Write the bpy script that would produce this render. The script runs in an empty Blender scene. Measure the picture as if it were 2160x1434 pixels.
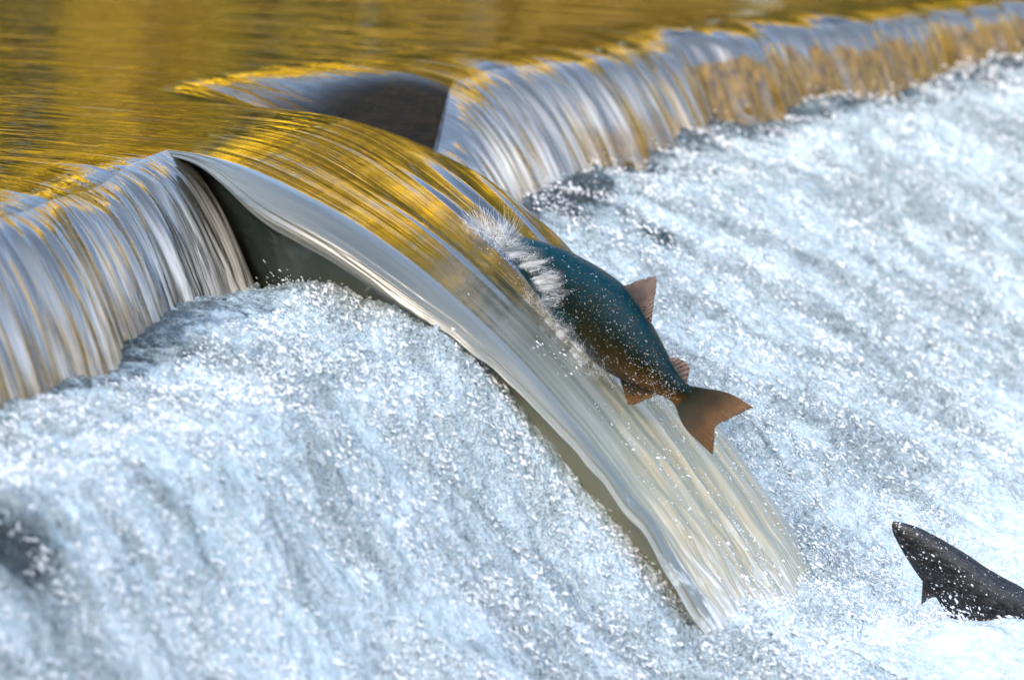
import bpy, bmesh, math, random
import numpy as np
from mathutils import Vector
rng = np.random.default_rng(7)
random.seed(7)
S = bpy.context.scene

# ------------------------------------------------------------------ camera
H = 1.166                      # eye above the pool surface (pool surface is z = 0)
F = 8000.0                     # focal length in photograph pixels (2160 wide)
PITCH = math.atan(1470.0 / F)
cam_d = bpy.data.cameras.new('camera')
cam = bpy.data.objects.new('camera', cam_d)
S.collection.objects.link(cam)
cam.location = (0, 0, H)
cam.rotation_euler = (math.pi / 2 - PITCH, 0, 0)
cam_d.sensor_width = 36.0
cam_d.lens = 36.0 * F / 2160.0
cam_d.clip_start = 0.1
cam_d.clip_end = 500
cam_d.dof.use_dof = True
cam_d.dof.focus_distance = 8.95
cam_d.dof.aperture_fstop = 2.4
S.camera = cam

# ------------------------------------------------------------------ light
SUN_EL, SUN_AZ = math.radians(23), math.radians(205)   # azimuth clockwise from +Y: behind the camera
world = bpy.data.worlds.new('World')
S.world = world
world.use_nodes = True
wn = world.node_tree
sky = wn.nodes.new('ShaderNodeTexSky')
sky.sky_type = 'NISHITA'
sky.sun_disc = False
sky.sun_elevation = SUN_EL
sky.sun_rotation = SUN_AZ
sky.air_density = 1.0
sky.dust_density = 4.0
sky.ozone_density = 1.0
bg = wn.nodes['Background']
bg.inputs['Strength'].default_value = 0.15
wn.links.new(sky.outputs[0], bg.inputs['Color'])
sd = bpy.data.lights.new('sun', 'SUN')
sd.energy = 4.0
sd.angle = math.radians(0.5)
sd.color = (1.0, 0.89, 0.70)
sun = bpy.data.objects.new('sun', sd)
S.collection.objects.link(sun)
sv = Vector((math.sin(SUN_AZ) * math.cos(SUN_EL), math.cos(SUN_AZ) * math.cos(SUN_EL), math.sin(SUN_EL)))
sun.rotation_euler = sv.to_track_quat('Z', 'Y').to_euler()
S.view_settings.view_transform = 'Standard'
S.view_settings.look = 'None'
S.view_settings.exposure = 2.52
S.view_settings.gamma = 1.0
S.view_settings.use_curve_mapping = False
S.cycles.use_denoising = True
S.cycles.max_bounces = 6
S.cycles.sample_clamp_indirect = 6.0

# ------------------------------------------------------------------ frames
# t runs along the weir crest (away from the camera), w runs downstream
A0 = np.array([-1.07, 7.95]); T2 = np.array([.507, .862]); W2 = np.array([.862, -.507])
T2 /= np.linalg.norm(T2); W2 /= np.linalg.norm(W2)
def XYZ(t, w, z):
    t, w, z = np.broadcast_arrays(np.asarray(t, float), np.asarray(w, float), np.asarray(z, float))
    return np.stack([A0[0] + t * T2[0] + w * W2[0], A0[1] + t * T2[1] + w * W2[1], z], -1)
CR = np.array([1.0, 0, 0]); CF = np.array([0, math.cos(PITCH), -math.sin(PITCH)]); CU = np.array([0, math.sin(PITCH), math.cos(PITCH)])
CO = np.array([0, 0, H])
def ray(px, py):
    return CF + CR * (px - 1080) / F + CU * (717 - py) / F
def at_z(px, py, z):
    d = ray(px, py); return CO + d * ((z - H) / d[2])
def at_t(px, py, t):
    d = ray(px, py); n = np.array([T2[0], T2[1], 0]); k = (t + A0 @ T2 - CO @ n) / (d @ n); return CO + d * k
def at_d(px, py, d):
    return CO + ray(px, py) * d
def tw(P):
    P = np.asarray(P); q = P[..., :2] - A0; return q @ T2, q @ W2
def project(P):
    q = np.asarray(P) - CO; dz = q @ CF
    return 1080 + F * (q @ CR) / dz, 717 - F * (q @ CU) / dz, dz

def sm(a, b, x):
    x = np.clip((np.asarray(x, float) - a) / (b - a), 0, 1); return x * x * (3 - 2 * x)

# ------------------------------------------------------------------ noise
_perm = np.random.default_rng(3).permutation(4096)
_g = np.random.default_rng(4).uniform(0, 2 * math.pi, 4096); _gx, _gy = np.cos(_g), np.sin(_g)
def pn(x, y, seed=0):
    x = np.asarray(x, float); y = np.asarray(y, float)
    x, y = np.broadcast_arrays(x, y)
    xi = np.floor(x).astype(int); yi = np.floor(y).astype(int); fx = x - xi; fy = y - yi
    def g(i, j, dx, dy):
        h = _perm[(_perm[(i + seed * 131) & 4095] + j) & 4095]
        return _gx[h] * dx + _gy[h] * dy
    u = fx * fx * fx * (fx * (fx * 6 - 15) + 10); v = fy * fy * fy * (fy * (fy * 6 - 15) + 10)
    a = g(xi, yi, fx, fy); b = g(xi + 1, yi, fx - 1, fy); c = g(xi, yi + 1, fx, fy - 1); d = g(xi + 1, yi + 1, fx - 1, fy - 1)
    return 1.5 * ((a * (1 - u) + b * u) * (1 - v) + (c * (1 - u) + d * u) * v)

# ------------------------------------------------------------------ mesh helpers
def link(name, verts, faces, mat, parent=None, smooth=True, uv=None, normals=None, attrs=None):
    """one mesh object from arrays; faces is an (n,3) or (n,4) array or a list of lists"""
    me = bpy.data.meshes.new(name)
    verts = np.asarray(verts, np.float32).reshape(-1, 3)
    if isinstance(faces, np.ndarray):
        n, k = faces.shape
        me.vertices.add(len(verts)); me.vertices.foreach_set('co', verts.ravel())
        me.loops.add(n * k); me.loops.foreach_set('vertex_index', faces.astype(np.int32).ravel())
        me.polygons.add(n)
        me.polygons.foreach_set('loop_start', np.arange(0, n * k, k, dtype=np.int32))
        me.polygons.foreach_set('loop_total', np.full(n, k, np.int32))
        me.update(calc_edges=True)
    else:
        me.from_pydata(verts.tolist(), [], [list(f) for f in faces]); me.update()
    me.polygons.foreach_set('use_smooth', np.full(len(me.polygons), smooth))
    if uv is not None:
        lv = np.empty(len(me.loops), np.int32); me.loops.foreach_get('vertex_index', lv)
        layer = me.uv_layers.new(name='flow')
        layer.data.foreach_set('uv', np.asarray(uv, np.float32).reshape(-1, 2)[lv].ravel())
    for k_, a in (attrs or {}).items():
        at = me.attributes.new(k_, 'FLOAT', 'POINT'); at.data.foreach_set('value', np.asarray(a, np.float32).ravel())
    if mat: me.materials.append(mat)
    if normals is not None:
        me.normals_split_custom_set_from_vertices(np.asarray(normals, float).reshape(-1, 3).tolist())
    o = bpy.data.objects.new(name, me); S.collection.objects.link(o)
    if parent: o.parent = parent
    return o
def grid_faces(n, m, mask=None):
    i = np.arange(n * m).reshape(n, m)
    f = np.stack([i[:-1, :-1], i[1:, :-1], i[1:, 1:], i[:-1, 1:]], -1).reshape(-1, 4)
    return f if mask is None else f[mask.reshape(-1)]
def tag(o, label=None, cat=None, group=None, kind=None):
    if label: o['label'] = label
    if cat: o['category'] = cat
    if group: o['group'] = group
    if kind: o['kind'] = kind
    return o
def empty(name, loc):
    o = bpy.data.objects.new(name, None); S.collection.objects.link(o); o.location = loc; return o
def tubes(segs, sides=5):
    """tapered tubes along polylines: segs = list of (points, radii)"""
    V, Fc = [], []
    for pts, rad in segs:
        pts = np.asarray(pts, float); base = len(V)
        for i, p in enumerate(pts):
            d = pts[min(i + 1, len(pts) - 1)] - pts[max(i - 1, 0)]; d /= np.linalg.norm(d) + 1e-9
            a = np.cross(d, [0.31, 0.2, 0.93]); a /= np.linalg.norm(a) + 1e-9; b = np.cross(d, a)
            for k in range(sides):
                an = 2 * math.pi * k / sides
                V.append(p + rad[i] * (a * math.cos(an) + b * math.sin(an)))
        for i in range(len(pts) - 1):
            for k in range(sides):
                q = base + i * sides
                Fc.append((q + k, q + (k + 1) % sides, q + sides + (k + 1) % sides, q + sides + k))
    return np.array(V), np.array(Fc)

# ------------------------------------------------------------------ materials
class Mat:
    def __init__(s, name):
        s.m = bpy.data.materials.new(name); s.m.use_nodes = True; s.nt = s.m.node_tree
        s.b = s.nt.nodes['Principled BSDF']
    def n(s, typ, **kw):
        nd = s.nt.nodes.new(typ)
        for k, v in kw.items():
            if k.startswith('i_'): nd.inputs[k[2:].replace('_', ' ')].default_value = v
            else: setattr(nd, k, v)
        return nd
    def l(s, a, b): s.nt.links.new(a, b)
    def set(s, **kw):
        for k, v in kw.items(): s.b.inputs[k.replace('_', ' ')].default_value = v
        return s
    def uvmap(s, su, sv, ou=0.0):
        u = s.n('ShaderNodeUVMap'); u.uv_map = 'flow'
        mp = s.n('ShaderNodeMapping'); mp.inputs['Scale'].default_value = (su, sv, 1); mp.inputs['Location'].default_value = (ou, 0, 0)
        s.l(u.outputs[0], mp.inputs[0]); return mp.outputs[0]
    def objmap(s, sx, sy, sz, rot=(0, 0, 0)):
        tc = s.n('ShaderNodeTexCoord'); mp = s.n('ShaderNodeMapping'); mp.inputs['Scale'].default_value = (sx, sy, sz); mp.inputs['Rotation'].default_value = rot
        s.l(tc.outputs['Object'], mp.inputs[0]); return mp.outputs[0]
    def noise(s, vec, scale=1, detail=3, rough=.55, dist=0.0):
        nd = s.n('ShaderNodeTexNoise'); nd.inputs['Scale'].default_value = scale; nd.inputs['Detail'].default_value = detail
        nd.inputs['Roughness'].default_value = rough; nd.inputs['Distortion'].default_value = dist
        if vec is not None: s.l(vec, nd.inputs['Vector'])
        return nd.outputs['Fac']
    def vor(s, vec, scale, feature='F1'):
        nd = s.n('ShaderNodeTexVoronoi'); nd.feature = feature; nd.inputs['Scale'].default_value = scale
        if vec is not None: s.l(vec, nd.inputs['Vector'])
        return nd.outputs['Distance']
    def attr(s, name):
        nd = s.n('ShaderNodeAttribute'); nd.attribute_name = name; return nd.outputs['Fac']
    def ramp(s, fac, stops):
        nd = s.n('ShaderNodeValToRGB'); cr = nd.color_ramp
        while len(cr.elements) < len(stops): cr.elements.new(.5)
        for e, (p, c) in zip(cr.elements, stops):
            e.position = p; e.color = (*c, 1) if len(c) == 3 else c
        s.l(fac, nd.inputs[0]); return nd.outputs[0]
    def math(s, op, a, b=0.0, c=None):
        nd = s.n('ShaderNodeMath', operation=op)
        for i, v in enumerate((a, b, c)):
            if v is None: continue
            if isinstance(v, (int, float)): nd.inputs[i].default_value = v
            else: s.l(v, nd.inputs[i])
        return nd.outputs[0]
    def maprange(s, v, a, b, c=0.0, d=1.0):
        nd = s.n('ShaderNodeMapRange'); s.l(v, nd.inputs[0])
        for i, x in enumerate((a, b, c, d)): nd.inputs[i + 1].default_value = x
        return nd.outputs[0]
    def mix(s, fac, a, b):
        nd = s.n('ShaderNodeMix', data_type='RGBA')
        for sock, v in ((nd.inputs[0], fac), (nd.inputs[6], a), (nd.inputs[7], b)):
            if isinstance(v, (int, float)): sock.default_value = v
            elif isinstance(v, tuple): sock.default_value = (*v, 1)
            else: s.l(v, sock)
        return nd.outputs[2]
    def bump(s, h, strength=1.0, dist=0.01, prev=None):
        nd = s.n('ShaderNodeBump'); nd.inputs['Strength'].default_value = strength; nd.inputs['Distance'].default_value = dist
        s.l(h, nd.inputs['Height'])
        if prev is not None: s.l(prev, nd.inputs['Normal'])
        return nd.outputs[0]
    def out(s, **kw):
        for k, v in kw.items(): s.l(v, s.b.inputs[k.replace('_', ' ')])
        return s.m

def m_pool():
    M = Mat('pool water').set(Roughness=.04, IOR=1.45, Base_Color=(.018, .014, .005, 1))
    b = M.bump(M.noise(M.uvmap(7, 1.6), 1, 2, .5, .6), 1, .008)
    b = M.bump(M.noise(M.uvmap(17, 2.8), 1, 3, .5, .6), 1, .0045, b)
    b = M.bump(M.noise(M.uvmap(60, 7), 1, 2, .5, .3), 1, .0007, b)
    return M.out(Normal=b)
def m_fall():
    M = Mat('falling water').set(IOR=2.2)
    st = M.noise(M.uvmap(45, 2.2), 1, 4, .6, .4)
    aer = M.attr('aer')
    f = M.math('MULTIPLY', M.maprange(st, .42, .60), aer)
    col = M.mix(f, (.05, .048, .036), (.78, .74, .65))
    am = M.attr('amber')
    bank_refl = M.mix(M.maprange(M.noise(M.uvmap(60, 20), 1, 4, .65), .35, .65), (.05, .027, .004), (.30, .175, .02))
    col = M.mix(M.math('MULTIPLY', am, .85), col, bank_refl)  # golden reflection of the bank painted into the base colour as brown-gold bands
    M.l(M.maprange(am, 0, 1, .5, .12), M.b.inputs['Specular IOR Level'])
    M.l(M.maprange(f, 0, 1, .06, .28), M.b.inputs['Roughness'])
    b = M.bump(M.noise(M.uvmap(45, 2.0), 1, 2, .5, .3), 1, .004)
    b = M.bump(M.math('MULTIPLY', M.noise(M.uvmap(150, 18), 1, 3, .6, .5), aer), 1, .004, b)
    return M.out(Base_Color=col, Normal=b)
def m_chute():
    M = Mat('chute water').set(IOR=2.1)
    aer = M.attr('aer')
    st = M.noise(M.uvmap(24, 1.2), 1, 4, .6, .3)
    col = M.mix(aer, (.018, .015, .006), M.mix(M.maprange(st, .4, .62), (.27, .30, .25), (.45, .455, .375)))
    M.l(M.maprange(aer, 0, 1, .04, .25), M.b.inputs['Roughness'])
    b = M.bump(M.noise(M.uvmap(20, 1.0), 1, 2, .5, .3), 1, .0035)
    b = M.bump(M.noise(M.uvmap(70, 6), 1, 2, .5, .3), 1, .0005, b)
    b = M.bump(M.noise(M.uvmap(130, 1.0), 1, 2, .5, .2), 1, .0008, b)
    sep = M.n('ShaderNodeSeparateXYZ'); uvn = M.n('ShaderNodeUVMap'); uvn.uv_map = 'flow'; M.l(uvn.outputs[0], sep.inputs[0])
    brk = M.math('ADD', M.noise(M.uvmap(50, 11), 1, 4, .65, .6), M.maprange(sep.outputs[1], 1.0, 1.85, -.30, .34))
    col = M.mix(M.maprange(brk, .5, .7), col, (.72, .75, .74))
    M.l(M.maprange(aer, 0, .6, .5, .25), M.b.inputs['Specular IOR Level'])
    hole = M.math('ADD', M.noise(M.uvmap(36, 20, .6), 1, 5, .7, .8), M.maprange(sep.outputs[1], 1.3, 1.95, -.40, .30))
    M.l(M.maprange(hole, .50, .60, 1.0, 0.0), M.b.inputs['Alpha'])
    return M.out(Base_Color=col, Normal=b)
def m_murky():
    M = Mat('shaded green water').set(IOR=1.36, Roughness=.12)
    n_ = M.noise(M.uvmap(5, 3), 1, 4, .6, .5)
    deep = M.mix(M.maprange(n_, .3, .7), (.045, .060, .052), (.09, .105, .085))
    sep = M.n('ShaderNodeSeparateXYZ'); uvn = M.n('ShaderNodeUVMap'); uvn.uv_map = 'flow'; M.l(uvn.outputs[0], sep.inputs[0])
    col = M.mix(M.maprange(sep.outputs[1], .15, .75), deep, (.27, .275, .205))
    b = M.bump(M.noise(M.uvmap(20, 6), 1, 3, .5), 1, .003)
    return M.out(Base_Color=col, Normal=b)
def m_foam():
    M = Mat('white water').set(IOR=1.6)
    aer = M.attr('aer')
    o = M.objmap(1, 1, 1)
    gr = M.attr('grain')
    n1 = M.noise(o, 70, 4, .65)
    n2 = M.noise(o, 220, 3, .6)
    f = M.math('ADD', aer, M.math('MULTIPLY', M.math('SUBTRACT', n1, .5), .7))
    f = M.math('ADD', f, M.math('MULTIPLY', M.math('SUBTRACT', n2, .5), .6))
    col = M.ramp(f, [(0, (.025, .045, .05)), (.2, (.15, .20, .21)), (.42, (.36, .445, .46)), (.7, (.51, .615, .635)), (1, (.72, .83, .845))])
    M.l(M.maprange(f, .1, .9, .03, .16), M.b.inputs['Roughness'])
    v1 = M.n('ShaderNodeTexVoronoi', feature='F1'); v1.inputs['Scale'].default_value = 95; M.l(o, v1.inputs['Vector'])
    v2 = M.n('ShaderNodeTexVoronoi', feature='F1'); v2.inputs['Scale'].default_value = 210; M.l(o, v2.inputs['Vector'])
    b = M.bump(M.math('MULTIPLY', n1, gr), 1, .012)
    b = M.bump(M.math('MULTIPLY', M.math('MULTIPLY', v1.outputs['Distance'], -1.0), gr), 1, .008, b)
    b = M.bump(M.math('MULTIPLY', M.math('MULTIPLY', v2.outputs['Distance'], -1.0), gr), 1, .004, b)
    return M.out(Base_Color=col, Normal=b)
def m_drop():
    M = Mat('water drops').set(IOR=1.4, Roughness=.06, Base_Color=(.9, .91, .91, 1))
    return M.m
def m_rope():
    M = Mat('clear rope of water').set(IOR=1.9, Roughness=.08)
    return M.out(Base_Color=M.mix(M.maprange(M.noise(M.objmap(1, 1, 1), 24, 3), .4, .6), (.42, .45, .45), (.85, .87, .87)))
def m_stone(name, c0, c1, moss=None, rough=.35):
    M = Mat(name).set(Roughness=rough)
    o = M.objmap(1, 1, 1)
    n1 = M.noise(o, 18, 6, .65); n2 = M.noise(o, 70, 4, .6)
    col = M.mix(M.maprange(n1, .35, .65), c0, c1)
    if moss: col = M.mix(M.maprange(n2, .5, .65), col, moss)
    b = M.bump(n1, 1, .02); b = M.bump(n2, 1, .006, b)
    return M.out(Base_Color=col, Normal=b)
POOL, FALL, CHUTE, MURKY, FOAM, DROP, ROPE = m_pool(), m_fall(), m_chute(), m_murky(), m_foam(), m_drop(), m_rope()
STONE = m_stone('wet mossy stone', (.005, .004, .002), (.020, .014, .006), (.014, .012, .004), .6)
_a = STONE.node_tree.nodes.new('ShaderNodeAttribute'); _a.attribute_name = 'show'; STONE.node_tree.links.new(_a.outputs['Fac'], STONE.node_tree.nodes['Principled BSDF'].inputs['Alpha'])
STONE.node_tree.nodes['Principled BSDF'].inputs['Specular IOR Level'].default_value = .06
CONC = m_stone('wet concrete', (.018, .018, .015), (.05, .048, .036), None, .5)

# ------------------------------------------------------------------ water over the weir
tL, tR = .88, 2.10                             # the notch
def brink(t):
    b = np.interp(t, [-60, -1.5, -.4, 0, .4, .7, .88, 1.4, 2.1, 2.7, 3.9, 5.0, 6.0, 8.0, 60], [.1, .1, .06, 0, -.10, -.19, -.21, -.19, -.24, -.53, -.50, -.2, -.05, .2, .2])
    out = sm(-.0, -.5, t - .3) + sm(2.7, 3.0, t)
    return b + out * (.055 * pn(t / .45, 3.3, 1) + .034 * pn(t / .17, 1.3, 2))
def w0_of(t):
    return -.147 - .29 * (t - .8) - .45 * np.clip(t - 1.7, 0, None)
def z_notch(t, w):
    q = w - w0_of(t); s = .06
    q = s * np.logaddexp(0, q / s)
    z = -.44 * q * q
    kw = sm(1.65, 2.08, t) * (1 - sm(-.2, .25, w))
    return z * (1 - kw) + kw * (-.20 * sm(-1.02, -.22, w))
def z_falls_up(t, w, wb):
    L = .085 + .03 * pn(t / .3, 7.7, 5)
    return -.35 * L * np.exp(np.clip((w - wb) / L, -30, 0))
def z_up(t, w, wb):
    zn = z_notch(t, w); zf = z_falls_up(t, w, wb)
    k = np.maximum(1 - sm(.50, .92, t), sm(2.07, 2.74, t) ** 1.2)
    far = sm(-2.5, -1.5, w)
    return (zn * (1 - k) + zf * k) * far
t_f = np.unique(np.concatenate([np.arange(-1.6, tL, .008), [tL], np.linspace(tL, tR, 150), [tR], np.arange(tR, 8.0, .010)]))
t_f = t_f[np.concatenate([[True], np.diff(t_f) > 1e-5])]
iL, iR = np.argmin(abs(t_f - tL)), np.argmin(abs(t_f - tR))
r_ = np.concatenate([np.linspace(-3.6, -1.2, 50)[:-1], np.linspace(-1.2, 0, 110)])
wb = brink(t_f)
Tg, Rg = np.meshgrid(t_f, r_, indexing='ij')
Wg = Rg + wb[:, None] * sm(-1.2, 0, Rg)
Zg = z_up(Tg, Wg, wb[:, None])
P_up = XYZ(Tg, Wg, Zg)
zb = Zg[:, -1]
sb = (Zg[:, -1] - Zg[:, -2]) / (Wg[:, -1] - Wg[:, -2])       # slope at the brink
def nrm(a): return a / (np.linalg.norm(a, axis=-1, keepdims=True) + 1e-12)
dT_up = np.gradient(P_up, axis=0)

def drop_floor(t): return np.interp(t, [-2, 0, .76, 2.1, 2.8, 4, 6, 8], [-.50, -.48, -.40, -.45, -.43, -.38, -.27, -.25])
def fall_grid(i0, i1, ns=90):
    t = t_f[i0:i1 + 1]; s = np.linspace(0, 1, ns) ** 1.3
    z0 = zb[i0:i1 + 1, None]; sl = sb[i0:i1 + 1, None]; sl = sl + (-.30 - sl) * (sm(.72, .80, t) * (t < 1))[:, None]
    k = (6.2 - 1.8 * np.exp(-((t - .88) / .35) ** 2)) [:, None] * (1 + .2 * pn(t / .5, .5, 9))[:, None] * np.interp(t, [1.6, 2.1, 2.65, 3.2, 3.8, 4.2], [1, .55, .42, .62, 1, 1.8])[:, None]
    zf = np.minimum(drop_floor(t)[:, None], z0 - .12)
    wmax = (sl + np.sqrt(sl * sl + 4 * k * (z0 - zf))) / (2 * k)
    w = wmax * s[None, :]
    z = z0 + sl * w - k * w * w
    g = sm(0, .30, s)[None, :] * np.ones_like(w)
    tt = t[:, None] + .02 * pn(t[:, None] / .2, w / .2, 11) * g
    fl = .010 * np.abs(pn(tt / .038 + 9, w * 1.6, 18)) + .027 * np.abs(pn(tt / .065, w * 1.2, 12)) + .008 * np.abs(pn(tt / .024, w * 2.2, 13)) + .022 * pn(tt / .15, w * .9, 14) + .002 * pn(tt / .010, w * 5, 15)
    tear = sm(.72, 1.0, s)[None, :] * .02 * pn(tt / .03, z / .05, 16)
    wd = w + fl * g * 1.0 + tear
    P = XYZ(t[:, None] + 0 * w, wb[i0:i1 + 1, None] + wd, z)
    uv = np.stack([t[:, None] + 0 * w, wb[i0:i1 + 1, None] + np.hypot(w, z - z0)], -1)
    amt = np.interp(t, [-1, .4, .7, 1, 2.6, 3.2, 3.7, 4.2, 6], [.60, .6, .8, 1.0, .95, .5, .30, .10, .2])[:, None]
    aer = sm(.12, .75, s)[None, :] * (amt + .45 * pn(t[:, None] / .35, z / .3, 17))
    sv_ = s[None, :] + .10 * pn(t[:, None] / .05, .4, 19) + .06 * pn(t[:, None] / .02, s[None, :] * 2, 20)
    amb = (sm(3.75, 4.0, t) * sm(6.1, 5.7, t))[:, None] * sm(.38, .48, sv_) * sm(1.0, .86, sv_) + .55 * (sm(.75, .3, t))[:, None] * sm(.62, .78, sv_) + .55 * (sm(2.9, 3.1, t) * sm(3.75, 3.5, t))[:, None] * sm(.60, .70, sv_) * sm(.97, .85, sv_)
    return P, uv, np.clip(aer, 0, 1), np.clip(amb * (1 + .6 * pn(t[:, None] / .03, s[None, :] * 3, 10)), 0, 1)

W_END = 1.42
def chute_grid(ns=220, nrim=40):
    t = t_f[iL:iR + 1]; p = (t - tL) / (tR - tL); b = wb[iL:iR + 1]
    s = np.linspace(0, 1, ns)
    w = b[:, None] + (1.50 + .06 * p - b)[:, None] * s[None, :]
    c = sm(-.1, .95, w - b[:, None]); c = (c - c[:, :1]) / (1 - c[:, :1])
    tr = tR + (1.68 - tR) * c; tl = tL - .08 * sm(0, .5, w - b[:, None])
    tt = tl + p[:, None] * (tr - tl)
    z = z_notch(tt, w)
    # match the pool heights along the brink
    z += (zb[iL:iR + 1, None] - z[:, :1]) * (1 - sm(0, .35, w - b[:, None]))
    g = sm(.02, .5, w - b[:, None])
    u = p[:, None] + 0 * w
    z += g * (.011 * pn(u * 5.2, w * .35, 21) + .0025 * pn(u * 12, w * .6, 22))
    for u0, A_, sg, w_on in ((.27, .011, .030, .10), (.36, .004, .016, .3), (.50, .014, .024, .02), (.66, .016, .028, -.05), (.80, .015, .036, -.02), (.90, .006, .02, .1)):
        ur = u - u0 - .015 * pn(w * .8, u0 * 30, 28)
        z += A_ * np.exp(-(ur / sg) ** 2) * sm(w_on, w_on + .35, w) * (1 - .55 * sm(.55, 1.0, w))
    z -= g * .02 * sm(.86, 1.0, u) ** 2
    rough = sm(.75, 1.3, w)
    z += rough * (.016 * pn(u * 8, w / .12, 24) + .008 * pn(u * 20, w / .05, 25))
    P = XYZ(tt, w, z)
    uv = np.stack([t[:, None] + 0 * w, b[:, None] + np.hypot(w - b[:, None], z - z[:, :1])], -1)
    # rolled left rim
    r = .008 + .052 * sm(-.20, .22, w[0]) - .036 * sm(.45, .95, w[0]) + .006 * pn(w[0] / .07, .5, 49) * sm(.4, .9, w[0])
    rim, ruv = [], []
    for a in np.linspace(math.radians(112), 0, nrim, endpoint=False):
        wob = .006 * pn(a * 2.2, w[0] * .7, 26) + .004 * pn(a * 6, w[0] * .9, 27) + .0012 * pn(a * 16, w[0] * 1.2, 29) * sm(0, .4, w[0])
        rim.append(XYZ(tt[0] - 1.7 * (r + wob) * math.sin(a), w[0], z[0] - (r + wob) * (1 - math.cos(a))))
        ruv.append(np.stack([t[0] - r * a, uv[0, :, 1]], -1))
    P = np.concatenate([np.array(rim), P], 0); uv = np.concatenate([np.array(ruv), uv], 0)
    aer = np.concatenate([np.repeat(.42 + .4 * sm(.45, 1.0, w[:1]), nrim, 0) * np.linspace(1, .35, nrim)[:, None] ** .7, sm(.45, 1.05, w)], 0)  # rim aeration raised so its pale colour stands in for reflected sky
    return P, uv, aer, nrim

def emit(name, P, uv, aer, mat, amb=None, up_dS=None):
    dT = np.gradient(P, axis=0); dS = np.gradient(P, axis=1)
    if up_dS is not None:
        off, dts, dss = up_dS
        dT[off:off + len(dts), 0] = dts; dS[off:off + len(dss), 0] = dss
    n = nrm(np.cross(dT, dS)); 
    if n[len(n) // 2, 0, 2] < 0: n = -n
    f = grid_faces(P.shape[0], P.shape[1])
    # face winding so that geometric normals agree with the shading normals
    a, b_, c_ = (P.reshape(-1, 3)[f[:, i]] for i in (0, 1, 2))
    if np.mean(np.sum(np.cross(b_ - a, c_ - a) * n.reshape(-1, 3)[f[:, 0]], -1)) < 0: f = f[:, ::-1]
    return link(name, P, f, mat, uv=uv, normals=n, attrs={k: a for k, a in (('aer', aer), ('amber', amb)) if a is not None})

# one-sided pieces share the brink row; its normals come from both sides
def brink_grads(P_dn, i0, i1, off=0):
    a = P_up[i0:i1 + 1, -2]; c = P_dn[off:off + i1 - i0 + 1, 1]
    return (off, dT_up[i0:i1 + 1, -1], (c - a))
FL, uvL, aL, mL = fall_grid(0, iL)
iR2 = int(np.argmin(abs(t_f - 2.13)))
FR, uvR, aR, mR = fall_grid(iR2, len(t_f) - 1)
GAP = XYZ(t_f[iR + 1:iR2], wb[iR + 1:iR2] + .01, zb[iR + 1:iR2] - .02)
CH, uvC, aC, NR = chute_grid()
dS_up = np.gradient(P_up, axis=1)
first_dn = np.concatenate([FL[:, 1], CH[NR + 1:, 1], GAP, FR[:, 1]], 0)
dS_up[:, -1] = first_dn - P_up[:, -2]
n_up = nrm(np.cross(dT_up, dS_up)); n_up *= np.sign(n_up[..., 2:3])
# far pool: coarse skirt round the fine part, joined into the same mesh
V = [P_up.reshape(-1, 3)]; N_ = [n_up.reshape(-1, 3)]; UV = [np.stack([Tg, Wg], -1).reshape(-1, 2)]
fc = grid_faces(*Tg.shape)
a, b_, c_ = (V[0][fc[:, i]] for i in (0, 1, 2))
if np.mean(np.cross(b_ - a, c_ - a)[:, 2]) < 0: fc = fc[:, ::-1]
Fs = [fc]; base = len(V[0])
t0, t1, w0_, w1_ = t_f[0], t_f[-1], r_[0], 0.0
for (ta, tb, wa, wb_) in ((-5.0, 26, -60, w0_), (-5.0, t0, w0_, 0.0), (t1, 26, w0_, .2)):
    q = np.array([[ta, wa], [tb, wa], [tb, wb_], [ta, wb_]])
    V.append(XYZ(q[:, 0], q[:, 1], 0)); N_.append(np.tile([0, 0, 1.0], (4, 1))); UV.append(q)
    cr = np.cross(V[-1][1] - V[-1][0], V[-1][2] - V[-1][0])[2]
    Fs.append(np.array([[0, 1, 2, 3]] if cr > 0 else [[3, 2, 1, 0]]) + base); base += 4
pool = link('pool_water', np.concatenate(V), np.concatenate(Fs), POOL, uv=np.concatenate(UV), normals=np.concatenate(N_))
tag(pool, kind='structure')
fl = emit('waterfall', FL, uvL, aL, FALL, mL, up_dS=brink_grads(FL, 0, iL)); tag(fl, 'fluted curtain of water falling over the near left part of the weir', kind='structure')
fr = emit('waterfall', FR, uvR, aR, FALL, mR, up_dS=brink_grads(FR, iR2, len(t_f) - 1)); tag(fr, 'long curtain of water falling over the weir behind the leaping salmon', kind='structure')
ch = emit('chute_water', CH, uvC, aC, CHUTE, up_dS=brink_grads(CH, iL, iR, NR)); tag(ch, 'smooth tongue of water shooting out of the notch under the salmon', kind='structure')
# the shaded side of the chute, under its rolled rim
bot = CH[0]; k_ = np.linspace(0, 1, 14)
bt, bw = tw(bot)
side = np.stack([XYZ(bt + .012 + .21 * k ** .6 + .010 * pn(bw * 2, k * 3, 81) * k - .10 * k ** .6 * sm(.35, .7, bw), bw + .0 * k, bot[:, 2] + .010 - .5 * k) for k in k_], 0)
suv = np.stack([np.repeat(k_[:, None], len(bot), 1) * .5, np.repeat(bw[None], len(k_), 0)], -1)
sd_ = emit('chute_side', side, suv, None, MURKY); tag(sd_, 'grey green water wall under the rim of the chute', kind='structure')

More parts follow.
